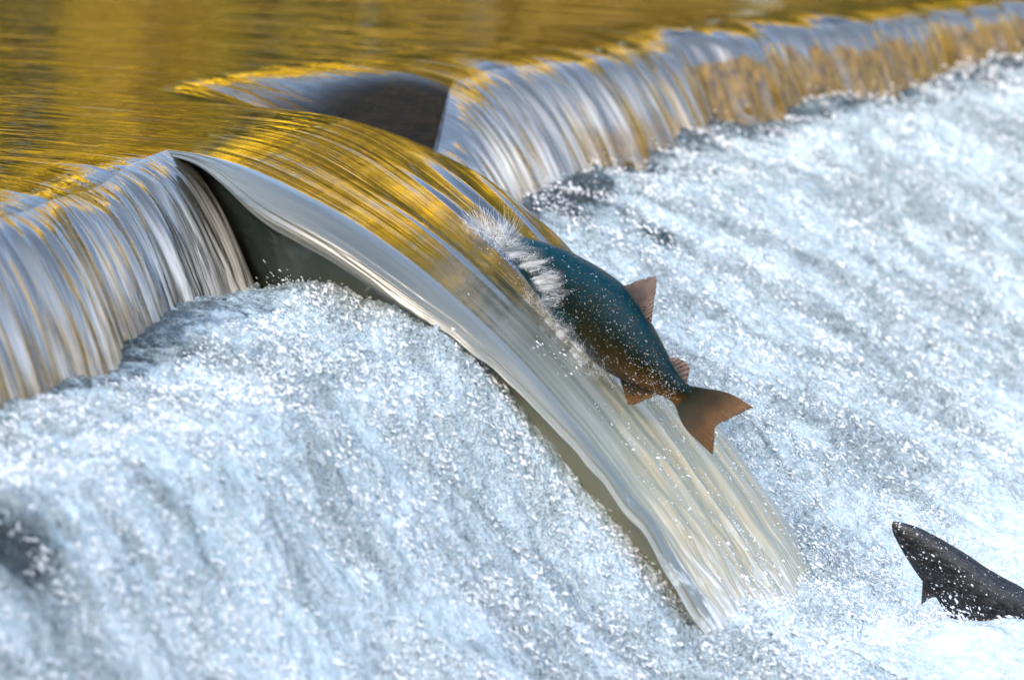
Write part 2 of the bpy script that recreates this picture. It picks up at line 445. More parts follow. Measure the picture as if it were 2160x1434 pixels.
# ------------------------------------------------------------------ white water below the weir
def foot_w(t): return np.interp(t, [2.1, 2.65, 3.2, 3.9, 5.0, 6.0, 8.0], [-.10, -.20, -.27, -.31, -.05, .10, .35])
def z_left(t, w):
    return np.interp(w, [-.3, .07, .17, .315, .455, .543, .631, .705, .767, .84, .913, .974, 1.058, 1.118, 1.213, 1.32, 1.6, 2.2, 4], [-.30, -.296, -.276, -.288, -.322, -.355, -.396, -.452, -.525, -.608, -.694, -.765, -.845, -.896, -.950, -.985, -1.06, -1.12, -1.15]) - .07 * sm(.65, -.1, t) * (1 - sm(.35, .8, w)) + .065 * sm(.50, .78, t) * sm(.36, .6, w) * (1 - sm(1.08, 1.28, w))
MOUNDS = []
for (px, py, z_, r1, h_) in ((2085, 1345, -1.05, .09, .035), (2150, 1320, -1.05, .07, .03), (1990, 1345, -1.05, .06, .04), (1870, 1300, -1.05, .05, .05), (1740, 1290, -1.05, .10, .05), (1640, 1390, -1.05, .09, .05), (1565, 1405, -1.0, .12, .10), (1800, 1400, -1.05, .14, .03)):
    a_, b_m = tw(at_z(px, py, z_)); MOUNDS.append((a_, b_m, r1, h_))
def z_right(t, w, plain=False):
    wr = w - foot_w(t)
    up = np.interp(t, [2.6, 4, 6, 8], [0, .06, .16, .18])
    z = np.interp(wr, [-1, 0, .25, 1.45, 1.7, 2.2, 5], [-.31, -.33, -.42, -1.0, -1.06, -1.08, -1.1]) + up * (1 - sm(0, 1.3, wr))
    z = z - .12 * np.exp(-((t - 1.50) / .36) ** 4) * sm(.55, .85, w) * (1 - sm(1.34, 1.55, w))
    if not plain:
        for (a, b, r1, h_) in MOUNDS: z = z + h_ * np.exp(-((t - a) ** 2 + (w - b) ** 2) / r1 ** 2)
    return z
ROPES = []
def rope_field(T_, W_):
    m = np.zeros(T_.shape); hh = np.zeros(T_.shape)
    for pts, r_0 in (([(380, 1142), (445, 1150), (500, 1195), (545, 1260), (600, 1300), (660, 1330), (715, 1385), (780, 1430)], .010), ([(240, 1078), (300, 1100), (345, 1130), (360, 1160)], .008),
                   ([(395, 1095), (450, 1125), (520, 1165), (565, 1215), (620, 1260), (690, 1300), (715, 1350)], .009), ([(640, 1085), (690, 1145), (730, 1195), (790, 1215)], .008),
                   ([(500, 870), (560, 895), (620, 920), (680, 935)], .006), ([(380, 980), (440, 995), (520, 1010), (580, 1040), (620, 1070)], .007), ([(740, 930), (800, 975), (850, 1030), (880, 1080)], .006),
                   ([(150, 1095), (190, 1125), (235, 1130), (240, 1170)], .008), ([(840, 1270), (885, 1290), (910, 1340), (930, 1380)], .008), ([(250, 1180), (310, 1200), (330, 1250)], .007)):
        C_ = []
        for (px, py) in pts:
            d = ray(px, py); k = np.linspace(5.5, 9.5, 1600); P = CO + d * k[:, None]; t, w = tw(P); j = np.argmax(P[:, 2] < z_left(t, w) + .01); C_.append((t[j], w[j]))
        C_ = np.array(C_); n_ = len(C_)
        box = (T_ > C_[:, 0].min() - .06) & (T_ < C_[:, 0].max() + .06) & (W_ > C_[:, 1].min() - .06) & (W_ < C_[:, 1].max() + .06)
        q = np.stack([T_[box], W_[box]], -1); q = q + .012 * np.stack([pn(q[:, 0] / .05, q[:, 1] / .05, 96), pn(q[:, 0] / .05, q[:, 1] / .05, 97)], -1)
        best = np.full(len(q), 1e9); par = np.zeros(len(q))
        for i in range(n_ - 1):
            e = C_[i + 1] - C_[i]; u = np.clip(((q - C_[i]) @ e) / (e @ e), 0, 1); dd = np.linalg.norm(q - C_[i] - u[:, None] * e, axis=1)
            par = np.where(dd < best, (i + u) / (n_ - 1), par); best = np.minimum(best, dd)
        amp = np.sin(np.pi * np.clip(par, .02, .98)) ** .5 * (.7 + .6 * pn(par * 6, r_0 * 500, 98))
        hh[box] = np.maximum(hh[box], 1.1 * r_0 * amp * np.exp(-(best / r_0) ** 2)); m[box] = np.maximum(m[box], np.clip(amp, 0, 1) * np.exp(-(best / (1.7 * r_0)) ** 2))
    return m, hh
def foam_patch(name, t, w, zf, ampf, aerf, label, name_rope=False):
    Tq, Wq = np.meshgrid(t, w, indexing='ij')
    z0 = zf(Tq, Wq)
    P0 = XYZ(Tq, Wq, z0); px, py, dz = project(P0)
    keep = (px > -1500) & (px < 3500) & (py > -500) & (py < 2300)
    kf = keep[:-1, :-1] & keep[1:, 1:]
    a = Tq + .04 * pn(Tq / .12, Wq / .12, 31); b = Wq + .05 * pn(Tq / .12, Wq / .12, 32)
    A_ = ampf(Tq, Wq)
    big = (.034 * pn(a / .22, b / .32, 33) + .03 * pn(a / .5, b / .5, 30)) * (1 if name_rope else .6)
    gr = .62 + .66 * sm(-.35, .45, pn(a / .20, b / .38, 47) + .5 * pn(a / .07, b / .14, 50))
    if not name_rope: gr = gr * (1 - .6 * sm(1.25, 1.6, Wq - foot_w(Tq)))
    near_rope, ropes = rope_field(Tq, Wq) if name_rope else (0, 0)
    gr = gr * (1 - .85 * near_rope)
    h = .010 * np.abs(pn(a / .085, b / .14, 34)) + .013 * np.abs(pn(a / .036, b / .060, 35)) + gr * (.016 * np.abs(pn(a / .018, b / .030, 36)) + .012 * np.abs(pn(a / .0105, b / .015, 37))) + ropes
    z = z0 + A_ * (big + h - .012)
    shift = A_ * (.010 * pn(a / .06, b / .06, 38) + .004 * pn(a / .02, b / .02, 39))
    aer = aerf(Tq, Wq) + .08 * pn(a / .35, b / .6, 46) + .13 * pn(a / .09, b / .16, 40) + .24 * pn(a / .028, b / .045, 41) + 8 * A_ * (h - .017) + .14 * pn(a / .014, b / .035, 48) + .16 * pn(a / .010, b / .016, 51) - .30 * near_rope
    P = XYZ(Tq, Wq + shift, z)
    f = grid_faces(*Tq.shape, mask=kf)
    v = P.reshape(-1, 3)
    used = np.zeros(len(v), bool); used[f.ravel()] = True
    idx = np.cumsum(used) - 1; f = idx[f]; v = v[used]; av = aer.reshape(-1)[used]
    x, y, zz = (v[f[:4000, i]] for i in (0, 1, 2))
    if np.mean(np.cross(y - x, zz - x)[:, 2]) < 0: f = f[:, ::-1]
    o = link(name, v, f, FOAM, attrs={'aer': np.clip(av, 0, 1), 'grain': gr.reshape(-1)[used]})
    tag(o, label, kind='structure')
    return v
def spot(T_, W_, px, py, zguess, rt, rw):
    d = ray(px, py); k = np.linspace(5.5, 11.5, 3000); P = CO + d * k[:, None]; t_, w_ = tw(P)
    j = np.argmax(P[:, 2] < (z_left(t_, w_) if px < 700 else z_right(t_, w_))); t_, w_ = t_[j], w_[j]; return np.exp(-((T_ - t_) / rt) ** 2 - ((W_ - w_) / rw) ** 2)
def zl(t, w):
    j = sm(.6, 1.04, t) * sm(1.02, 1.26, w)
    return z_left(t, w) * (1 - j) + z_right(t, w) * j - .45 * (1 - sm(1.06, 1.22, w)) * sm(.89, 1.02, t + .04 * pn(w / .06, 5.5, 42) + .03 * pn(w / .02, 2.5, 43))
def al(t, w):
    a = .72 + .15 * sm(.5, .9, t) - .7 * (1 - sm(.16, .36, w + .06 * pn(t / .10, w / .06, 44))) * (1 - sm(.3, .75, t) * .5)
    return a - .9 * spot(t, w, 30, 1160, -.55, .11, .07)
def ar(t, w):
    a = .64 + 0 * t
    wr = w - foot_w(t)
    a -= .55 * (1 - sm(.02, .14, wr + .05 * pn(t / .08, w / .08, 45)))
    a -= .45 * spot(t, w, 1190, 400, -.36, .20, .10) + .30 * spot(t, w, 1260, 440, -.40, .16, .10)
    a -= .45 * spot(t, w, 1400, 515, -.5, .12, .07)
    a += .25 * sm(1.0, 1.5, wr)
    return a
def amp_r(t, w): return 1 - .45 * sm(1.25, 1.7, w)
vL = foam_patch('white_water', np.linspace(-2.9, 1.045, 878), np.arange(.03, 3.7, .0047), zl, lambda t, w: (.55 + .45 * sm(.15, .4, w)) * (1 - sm(.6, 1.0, t)) + amp_r(t, w) * sm(.6, 1.0, t), al, 'churning white water below the near left fall', True)
vR = foam_patch('white_water', np.arange(1.04, 8.0, .0080), np.arange(-.42, 3.5, .0052), z_right, amp_r, ar, 'churning white water below the long fall behind the salmon')
# river further down and to the sides
q = np.array([[-5, 2.0], [26, 2.0], [26, 60], [-5, 60]])
rv = link('river_water', XYZ(q[:, 0], q[:, 1], -1.16), np.array([[3, 2, 1, 0]]), POOL, uv=q); tag(rv, kind='structure')
q = np.array([[8.0, -.5], [26, -.5], [26, 3], [8.0, 3]])

# ------------------------------------------------------------------ weir wall and pier stone
def rounded_box(lo, hi, bev, mat, name, parent=None, rough=0.0, cuts=0):
    bm = bmesh.new(); bmesh.ops.create_cube(bm, size=1)
    for v in bm.verts:
        v.co = Vector([lo[i] + (v.co[i] + .5) * (hi[i] - lo[i]) for i in range(3)])
    bmesh.ops.bevel(bm, geom=bm.edges[:], offset=bev, segments=4, profile=.5, affect='EDGES')
    if cuts: bmesh.ops.subdivide_edges(bm, edges=[e for e in bm.edges if e.calc_length() > .05], cuts=cuts, use_grid_fill=True)
    bmesh.ops.triangulate(bm, faces=bm.faces[:])
    co = np.array([v.co[:] for v in bm.verts]); fa = np.array([[v.index for v in f.verts] for f in bm.faces])
    if name == 'pier_stone': co[:, 0] += np.where(co[:, 0] < (lo[0] + hi[0]) / 2, .17, .05) * (hi[1] - co[:, 1]) / (hi[1] - lo[1])
    if rough: co += rough * np.stack([pn(co[:, 1] / .07 + co[:, 2] / .05, co[:, 0] / .06 + co[:, 2] / .09, 50 + i) for i in range(3)], -1)
    bm.free()
    P = XYZ(co[:, 0], co[:, 1], co[:, 2]); fa = fa[:, ::-1]
    return link(name, P, fa, mat, parent)
ww = empty('weir_wall', XYZ(0, -.2, -.6))
tag(ww, 'wet concrete weir wall behind the falling water', 'weir')
def wall(t0, t1, w0, w1, z0, z1, nm='wall_block'):
    o = rounded_box((t0, w0, z0), (t1, w1, z1), .02, CONC, nm)
    o.parent = ww; o.matrix_parent_inverse = ww.matrix_world.inverted()
    return o
bpy.context.view_layer.update()
wall(-4.5, .86, -.7, -.31, -1.4, -.09)
wall(.88, 2.70, -1.2, -.62, -1.4, -.30, 'notch_sill')
wall(2.75, 8.0, -1.2, -.66, -1.4, -.09)
wall(8.0, 26, -.5, .2, -1.4, .04)
gt = np.linspace(2.09, 2.70, 60); gs = np.linspace(0, 1, 60)
Tq, Sq = np.meshgrid(gt, gs, indexing='ij')
wE = brink(gt)[:, None] + .012; wS = wE - (.40 + .25 * sm(2.6, 2.1, gt))[:, None]
Wq = wS + (wE - wS) * Sq
top = z_up(Tq, np.minimum(Wq, brink(gt)[:, None]), brink(gt)[:, None])
lift = .007 + .0015 * pn(Tq / .05, Wq / .05, 58) + .0010 * pn(Tq / .018, Wq / .018, 59)
show = sm(.02, .62, Sq + .04 * pn(Tq / .12, Sq / .4, 56)) * sm(2.66, 2.38, Tq - .08 * Sq + .02 * pn(Tq / .05, Sq / .2, 57))
top = top + lift - .02 * sm(.9, 1.0, Sq) ** 2
face = [XYZ(Tq[:, -1] + 0 * q, Wq[:, -1] + .004 * pn(Tq[:, -1] / .04, q / .04 + 0 * Tq[:, -1], 53), top[:, -1] - q) for q in np.linspace(.01, .5, 24)]
near_ = XYZ(Tq, Wq, top)
P = np.concatenate([near_, np.stack(face, 1)], 1)
skirt = [np.concatenate([XYZ(Tq[0] - .01, Wq[0], top[0] - q), np.stack([f_[0] for f_ in face], 0) - [0.0, 0, 0]], 0) for q in (.5, .25, .02)]
for q_ in skirt: q_[60:, 2] = q_[59, 2]
P = np.concatenate([np.array(skirt), P], 0)
show = np.concatenate([show, np.repeat(np.maximum(show[:, -1:], .0), 24, 1) * 0 + 1.0], 1)
show[:, 60:] = np.maximum(show[:, 59:60], np.linspace(0, 1, 24)[None] > .12)
show = np.concatenate([np.repeat(show[:1], 3, 0), show], 0)
st = link('pier_stone', P, grid_faces(P.shape[0], P.shape[1])[:, ::-1], STONE, attrs={'show': show})
tag(st, 'dark mossy stone block showing through thin water at the right side of the notch', 'stone')

# ------------------------------------------------------------------ far bank and autumn wood (seen mirrored in the water), near hill added for shade
def m_leaf():
    M = Mat('autumn leaves').set(Roughness=.7, Specular_IOR_Level=.08)
    n_ = M.math('ADD', M.math('MULTIPLY', M.math('SUBTRACT', M.noise(M.objmap(1, 1, 1), .6, 3), .5), .5), M.attr('tone'))
    c = M.ramp(n_, [(.05, (.030, .032, .006)), (.25, (.09, .060, .006)), (.42, (.14, .125, .006)), (.6, (.42, .27, .004)), (.8, (.58, .375, .006)), (.97, (.58, .44, .03))])
    return M.out(Base_Color=c)
def m_ground(name, c0, c1, sc=3):
    M = Mat(name).set(Roughness=.9, Specular_IOR_Level=.05)
    n_ = M.noise(M.objmap(1, 1, 1), sc, 6, .65)
    b = M.bump(n_, 1, .3)
    return M.out(Base_Color=M.mix(M.maprange(n_, .35, .65), c0, c1), Normal=b)
LEAF = m_leaf(); BANK = m_ground('dry grass bank', (.04, .030, .006), (.14, .095, .018)); HILL = m_ground('added shade hill', (.05, .035, .012), (.16, .10, .02), .8)
BARK = m_ground('bark', (.04, .03, .02), (.12, .09, .06), 6)
tt = np.linspace(21, 75, 60); ww_ = np.linspace(-80, 80, 120)
Tb, Wb = np.meshgrid(tt, ww_, indexing='ij')
zb_ = np.interp(Tb, [21, 22, 24, 40, 75], [-1.5, .2, 1.1, 3.5, 9]) + .3 * pn(Tb / 3, Wb / 3, 60)
tag(link('far_bank', XYZ(Tb, Wb, zb_), grid_faces(*Tb.shape), BANK), kind='structure')
tt = np.linspace(-90, -4.2, 120); Tb, Wb = np.meshgrid(tt, np.linspace(-110, 110, 160), indexing='ij')
zb_ = np.interp(Tb, [-90, -40, -22, -19, -14, -7, -5, -4.2], [14, 13.5, 13, 11, 3, -.45, -.6, -1.6]) + sm(-8, -20, Tb) * (1.0 * pn(Tb / 4, Wb / 4, 61) + .5 * pn(Tb / 1.3, Wb / 1.3, 62))  # unseen ridge raised behind the camera to keep the sun off the weir
tag(link('near_bank_shade_hill', XYZ(Tb, Wb, zb_), grid_faces(*Tb.shape), HILL), kind='structure')
LV, segs, TN = [], [], []
spots = [(23.3 + r * 3.4 + rng.normal(0, .6), -60 + i * sp + rng.normal(0, .7), lo, hi)
         for r, (sp, lo, hi) in enumerate(((2.1, 2.2, 5.4), (2.6, 5.5, 8.5), (3.2, 7.5, 11.0))) for i in range(int(105 / sp))]
spots += [(t_, w_ + rng.normal(0, 1.5), 7.5, 12.0) for w_ in (-58, -64) for t_ in np.arange(-6, 23, 2.6)] + [(t_, w_ + rng.normal(0, 1.5), 5.5, 9.0) for w_ in (52, 58) for t_ in np.arange(-6, 23, 2.6)]  # rows closing both river ends, added to turn white glare on the water golden
for (t_, w_, lo_, hi_) in spots:
    tone = {2.2: .06, 5.5: .48, 7.5: .74}[lo_] + rng.normal(0, .19) + (.32 if w_ > 4 and lo_ < 6 else 0)
    if lo_ > 3 and w_ < 4 and rng.random() < .38: tone = .12
    hgt = rng.uniform(lo_, hi_) * (1.0 if lo_ < 2 else np.interp(w_, [-8, 2, 7], [1.5, 1.45, 1.2]))
    zg = np.interp(t_, [21, 22, 24, 40], [-.6, .2, 1.1, 3.5]); rad = hgt * rng.uniform(.22, .34)
    base_ = XYZ(t_, w_, zg - .2)
    top = base_ + [rng.normal(0, .3), rng.normal(0, .3), hgt * .85]
    segs.append(([base_, (base_ + top) / 2 + rng.normal(0, .15, 3), top], [.16, .1, .03]))
    for k in range(5):
        u = rng.uniform(.35, .8); st_ = base_ + (top - base_) * u; an = rng.uniform(0, 6.28)
        segs.append(([st_, st_ + [rad * .8 * math.cos(an), rad * .8 * math.sin(an), rad * .5]], [.06, .015]))
    n_l = 1150
    d = nrm(rng.normal(0, 1, (n_l, 3))); rr = rng.uniform(.45, 1, (n_l, 1)) ** .5
    cl = np.array([rng.normal(0, 1, 3) for _ in range(14)]); cl = nrm(cl)
    near = np.max(d @ cl.T, 1); ok = near > .66
    c = base_ + [0, 0, hgt * .58] + d * rr * [rad, rad, hgt * .42]
    c = c[ok]
    a = nrm(rng.normal(0, 1, c.shape)); b = nrm(np.cross(a, rng.normal(0, 1, c.shape))); sz = rng.uniform(.18, .36, (len(c), 1))
    TN.append(np.full(len(c) * 4, tone))
    LV.append(np.stack([c - a * sz, c - b * sz * .6, c + a * sz, c + b * sz * .6], 1).reshape(-1, 3))
LV = np.concatenate(LV)
wd = link('autumn_wood', LV, np.arange(len(LV)).reshape(-1, 4), LEAF, smooth=False, attrs={'tone': np.concatenate(TN)}); tag(wd, 'golden autumn foliage on the far bank and on rows added across the river', kind='stuff')
v_, f_ = tubes(segs); o = link('wood_trunks', v_, f_, BARK); tag(o, 'trunks of the autumn wood on the far bank and of the rows added across the river', kind='stuff')

# ------------------------------------------------------------------ fish
def hit_chute(px, py):
    d = ray(px, py); k = np.linspace(8.0, 10.2, 2201); P = CO + d * k[:, None]
    t, w = tw(P); z = z_notch(t, w); j = np.argmax(P[:, 2] < z)
    return k[j] if (P[:, 2] < z).any() else None
def m_skin():
    M = Mat('salmon skin').set(IOR=1.45, Roughness=.28)
    lat, lon = M.attr('lat'), M.attr('lon')
    n1 = M.noise(M.uvmap(1, 1), 60, 4, .6); n2 = M.noise(M.uvmap(1, 1), 14, 3, .6)
    k = M.math('ADD', lat, M.math('MULTIPLY', M.math('SUBTRACT', n2, .5), .5))
    front = M.ramp(k, [(.12, (.005, .050, .055)), (.34, (.005, .012, .005)), (.56, (.001, .012, .011)), (.84, (.0, .028, .043))])
    rear = M.ramp(k, [(.16, (.10, .045, .007)), (.40, (.035, .019, .004)), (.60, (.009, .011, .004)), (.84, (.001, .018, .025))])
    head = M.ramp(k, [(.2, (.012, .085, .09)), (.8, (.003, .035, .048))])
    c = M.mix(M.maprange(lon, .46, .84), front, rear)
    c = M.mix(M.maprange(lon, .30, .10), c, head)
    sp = M.vor(M.uvmap(1, 1), 120)
    fleck = M.math('MULTIPLY', M.maprange(sp, .22, .12), M.maprange(lon, .25, .6))
    c = M.mix(M.math('MULTIPLY', fleck, M.maprange(n1, .40, .52)), c, (.26, .16, .04))
    dark = M.maprange(M.vor(M.uvmap(1, 1.3, .37), 70), .22, .12)
    c = M.mix(M.math('MULTIPLY', dark, .6), c, (.003, .004, .004))
    b = M.bump(M.vor(M.uvmap(1, 1.4), 210), .6, .0016)
    b = M.bump(n1, .5, .0012, b)
    M.b.inputs['Specular IOR Level'].default_value = .10
    return M.out(Base_Color=c, Normal=b)
def m_dark_skin():
    M = Mat('dark fish skin').set(IOR=1.45, Roughness=.25)
    n1 = M.noise(M.uvmap(1, 1), 40, 4, .6)
    c = M.mix(M.maprange(n1, .35, .65), (.005, .007, .009), (.022, .023, .024))
    fl = M.maprange(M.noise(M.uvmap(60, 260), 1, 3, .6), .56, .66)
    c = M.mix(M.math('MULTIPLY', fl, .35), c, (.20, .20, .19))
    M.b.inputs['Specular IOR Level'].default_value = .4
    return M.out(Base_Color=c, Normal=M.bump(n1, .6, .002))
def m_fin(name, c0, c1, c2, amber=0.0):
    M = Mat(name).set(IOR=1.4, Roughness=.35)
    rayv = M.attr('ray'); out_ = M.attr('out')
    c = M.mix(M.maprange(rayv, .2, .8), c0, c1)
    c = M.mix(M.maprange(out_, .75, .1), c, c2)
    c = M.mix(M.math('MULTIPLY', M.maprange(M.noise(M.uvmap(1, 1), 26, 3), .4, .65), .45), c, c2)
    c = M.mix(M.math('MULTIPLY', M.maprange(out_, .45, .95), amber), c, (.24, .105, .026))
    M.b.inputs['Specular IOR Level'].default_value = .3
    sp = M.maprange(M.vor(M.uvmap(1, 1), 130), .3, .2)
    c = M.mix(M.math('MULTIPLY', sp, M.maprange(M.noise(M.uvmap(1, 1), 30, 2), .48, .55)), c, (.01, .008, .006))
    M.l(M.maprange(out_, .25, 1.0, 1.0, .72), M.b.inputs['Alpha'])
    return M.out(Base_Color=c, Normal=M.bump(rayv, .5, .0008))
SKIN, DSKIN = m_skin(), m_dark_skin()
FIN_B = m_fin('brown fin', (.13, .075, .055), (.32, .21, .16), (.03, .035, .035))
FIN_O = m_fin('orange brown fin', (.050, .026, .008), (.13, .062, .017), (.012, .015, .006), .6)
FIN_D = m_fin('dark fin', (.02, .018, .017), (.07, .05, .045), (.01, .01, .01))

def catmull(P, n):
    P = np.asarray(P, float); Q = np.concatenate([2 * P[:1] - P[1:2], P, 2 * P[-1:] - P[-2:-1]])
    u = np.linspace(0, len(P) - 1 - 1e-9, n); i = u.astype(int); f = (u - i)[:, None]
    a, b, c, d = Q[i], Q[i + 1], Q[i + 2], Q[i + 3]
    return .5 * (2 * b + (c - a) * f + (2 * a - 5 * b + 4 * c - d) * f ** 2 + (3 * b - a - 3 * c + d) * f ** 3)
class Plane:
    """the fish's own plane: outline points measured on the photograph, real size at the fish's distance"""
    def __init__(s, px, py, d, yaw):
        s.c = at_d(px, py, d); s.px, s.py, s.m = px, py, d / F
        s.r = CR * math.cos(yaw) + CF * math.sin(yaw); s.u = CU; s.n = nrm(np.cross(s.r, s.u))
        s.k = 1 / math.cos(yaw)
    def __call__(s, q, depth=0.0):
        q = np.asarray(q, float)
        return s.c + (q[..., 0:1] - s.px) * s.m * s.k * s.r - (q[..., 1:2] - s.py) * s.m * s.u + s.n * depth
def fish_body(pl, st, thick, mat, name, parent, n=90, m=36, bow=0.0, tail=1.0):
    st = np.asarray(st, float)
    L = catmull(st, n); A, B = pl(L[:, :2]), pl(L[:, 2:])
    c, e, h = (A + B) / 2, nrm(A - B), np.linalg.norm(A - B, axis=1, keepdims=True) / 2
    u = np.linspace(0, 1, n)[:, None]
    V, UV, lat, lon = [], [], [], []
    arc = np.concatenate([[0], np.cumsum(np.linalg.norm(np.diff(c, axis=0), axis=1))])
    for k in range(m):
        a = 2 * math.pi * k / m; ca, sa = math.cos(a), math.sin(a)
        x = math.copysign(abs(sa) ** .85, sa)
        V.append(c + e * h * ca + pl.n * (h * thick * x * (1 - .8 * tail * sm(.80, 1.0, u)))); lat.append(np.full(n, .5 + .5 * ca)); lon.append(u[:, 0])
        UV.append(np.stack([arc, h[:, 0] * (a if a < math.pi else 2 * math.pi - a) * 1.0], -1))
    V = np.stack(V, 1); V = V + pl.n * (bow * np.sin(u * math.pi))[:, None]
    lat, lon, UV = np.stack(lat, 1), np.stack(lon, 1), np.stack(UV, 1)
    i = np.arange(n * m).reshape(n, m); j = np.roll(i, -1, 1)
    f = np.stack([i[:-1], i[1:], j[1:], j[:-1]], -1).reshape(-1, 4)
    Vv = np.concatenate([V.reshape(-1, 3), c[:1], c[-1:]])
    caps = [[n * m, j[0, k], i[0, k], i[0, k]] for k in range(m)]
    fl_ = [list(map(int, q)) for q in f] + [[n * m, int(i[0, k]), int(j[0, k])] for k in range(m)] + [[n * m + 1, int(j[-1, k]), int(i[-1, k])] for k in range(m)]
    z2 = np.zeros(2)
    return link(name, Vv, fl_, mat, parent, uv=np.concatenate([UV.reshape(-1, 2), np.zeros((2, 2))]),
                attrs={'lat': np.concatenate([lat.ravel(), [.5, .5]]), 'lon': np.concatenate([lon.ravel(), [0, 1]])})
def fin(pl, rows, rays, mat, name, parent, depth=0.0, thick=.004, flare=0.0):
    """fan between a base line and an outer edge, with raised rays; two skins with real thickness"""
    nu, nv = rays * 5 + 1, 16
    R = np.stack([catmull(r, nu) for r in rows], 0)
    G = np.stack([catmull(R[:, k], nv) for k in range(nu)], 0)              # nu, nv, 2
    v = np.linspace(0, 1, nv)[None, :]; u = np.linspace(0, 1, nu)[:, None]
    ry = .5 + .5 * np.cos(u * rays * 2 * math.pi) + 0 * v
    G[:, :, 0] += 2.2 * pn(np.arange(nu)[:, None] / 4.0, 0.5, 77) * v ** 3; G[:, :, 1] += 2.2 * pn(np.arange(nu)[:, None] / 4.0, 4.5, 78) * v ** 3
    edge = np.minimum(1, np.minimum(u, 1 - u) * 14) * (1 - .75 * v)
    th = thick * (.7 + .3 * ry) * (.15 + .85 * edge)
    base = pl(G) + pl.n * (depth + flare * v ** 2 * np.sin(u * 3.0 + .4))[..., None]
    front, back = base + pl.n * th[..., None], base - pl.n * th[..., None]
    P = np.concatenate([front.reshape(-1, 3), back.reshape(-1, 3)]); N = nu * nv
    f = grid_faces(nu, nv); i = np.arange(N).reshape(nu, nv)
    ring = np.concatenate([i[:, 0], i[-1, 1:], i[::-1, -1][1:], i[0, ::-1][1:-1]])
    rf = np.stack([ring, np.roll(ring, -1), np.roll(ring, -1) + N, ring + N], -1)
    uv = np.stack([(G[..., 0]) * pl.m, (G[..., 1]) * pl.m], -1).reshape(-1, 2)
    return link(name, P, np.concatenate([f, f[:, ::-1] + N, rf[:, ::-1]]), mat, parent, uv=np.concatenate([uv, uv]),
                attrs={'ray': np.tile(ry.ravel(), 2), 'out': np.tile((0 * u + v).ravel(), 2)})
dn, dm, dt_ = hit_chute(1058, 492), hit_chute(1190, 670), hit_chute(1300, 790)
print('chute depth at nose, belly, vent:', dn, dm, dt_)
YAW = math.atan(((dt_ - .075) - (dm - .015)) / (110 * dm / F))
print('yaw', YAW)
YAW = max(-.6, min(.6, YAW))
PL = Plane(1190, 640, dm - .085, YAW)
fish = empty('salmon', PL((1230, 640)))
tag(fish, 'teal and golden brown salmon leaping up the smooth tongue of water', 'salmon')
bpy.context.view_layer.update()
def own(o, root):
    o.parent = root; o.matrix_parent_inverse.identity()
    me = o.data; co = np.empty(len(me.vertices) * 3, np.float32); me.vertices.foreach_get('co', co)
    co = co.reshape(-1, 3) - np.array(root.location, np.float32); me.vertices.foreach_set('co', co.ravel()); me.update()
    return o
body_st = [(1058, 489, 1055, 494), (1072, 490, 1062, 512), (1100, 497, 1078, 540), (1140, 508, 1102, 575), (1185, 524, 1130, 612), (1228, 546, 1158, 652),
           (1270, 572, 1192, 696), (1312, 606, 1230, 738), (1348, 652, 1264, 770), (1376, 702, 1300, 794), (1400, 746, 1340, 812), (1422, 784, 1378, 828), (1444, 808, 1408, 842), (1462, 818, 1420, 856)]
own(fish_body(PL, body_st, .62, SKIN, 'body', None), fish)
own(fin(PL, [[(1306, 606), (1322, 628), (1338, 650), (1350, 667), (1360, 684)], [(1328, 600), (1342, 612), (1354, 630), (1358, 652), (1364, 682)], [(1334, 596), (1358, 590), (1379, 588), (1375, 632), (1369, 682)]], 20, FIN_B, 'dorsal_fin', None), fish)
own(fin(PL, [[(1400, 752), (1410, 772), (1422, 790), (1438, 808)], [(1408, 754), (1424, 766), (1434, 782), (1440, 806)], [(1412, 753), (1434, 760), (1447, 778), (1441, 805)]], 7, FIN_B, 'adipose_fin', None), fish)
own(fin(PL, [[(1304, 790), (1330, 800), (1355, 810), (1386, 824)], [(1308, 806), (1326, 824), (1350, 828), (1385, 826)], [(1313, 822), (1326, 851), (1352, 843), (1384, 828)]], 18, FIN_O, 'anal_fin', None), fish)
own(fin(PL, [[(1452, 812), (1448, 817), (1444, 822), (1440, 827), (1436, 832), (1432, 836), (1428, 840), (1422, 844), (1416, 848)],
             [(1525, 826), (1512, 840), (1498, 851), (1486, 859), (1476, 868), (1468, 880), (1460, 893), (1450, 902), (1438, 900)],
             [(1577, 855), (1556, 866), (1535, 877), (1517, 886), (1506, 895), (1502, 910), (1499, 926), (1495, 942), (1489, 953)]], 34, FIN_O, 'tail_fin', None, flare=.02), fish)
def hit_foam(px, py):
    d = ray(px, py); k = np.linspace(7.5, 11, 1500); P = CO + d * k[:, None]
    t, w = tw(P); j = np.argmax(P[:, 2] < z_right(t, w, True)); return k[j]
print('foam', hit_foam(2060, 1305))
PL2 = Plane(2030, 1230, hit_foam(2060, 1300) - .01, 0.0)
fish2 = empty('salmon', PL2((2040, 1240)))
tag(fish2, 'dark speckled salmon half out of the churning water at the lower right', 'salmon')
st2 = [(1884, 1099, 1881, 1106), (1900, 1101, 1884, 1124), (1930, 1109, 1900, 1156), (1964, 1125, 1922, 1192), (2002, 1146, 1946, 1226), (2042, 1170, 1972, 1256), (2082, 1197, 1998, 1298), (2122, 1220, 2030, 1335), (2156, 1238, 2075, 1365), (2200, 1270, 2130, 1390)]
own(fish_body(PL2, st2, .32, DSKIN, 'body', None, tail=0.0), fish2)
own(fin(PL2, [[(1944, 1222), (1956, 1236), (1970, 1244), (1986, 1250)], [(1943, 1246), (1952, 1250), (1966, 1250), (1984, 1252)], [(1941, 1274), (1952, 1266), (1966, 1258), (1983, 1253)]], 7, FIN_D, 'pectoral_fin', None, depth=.02), fish2)

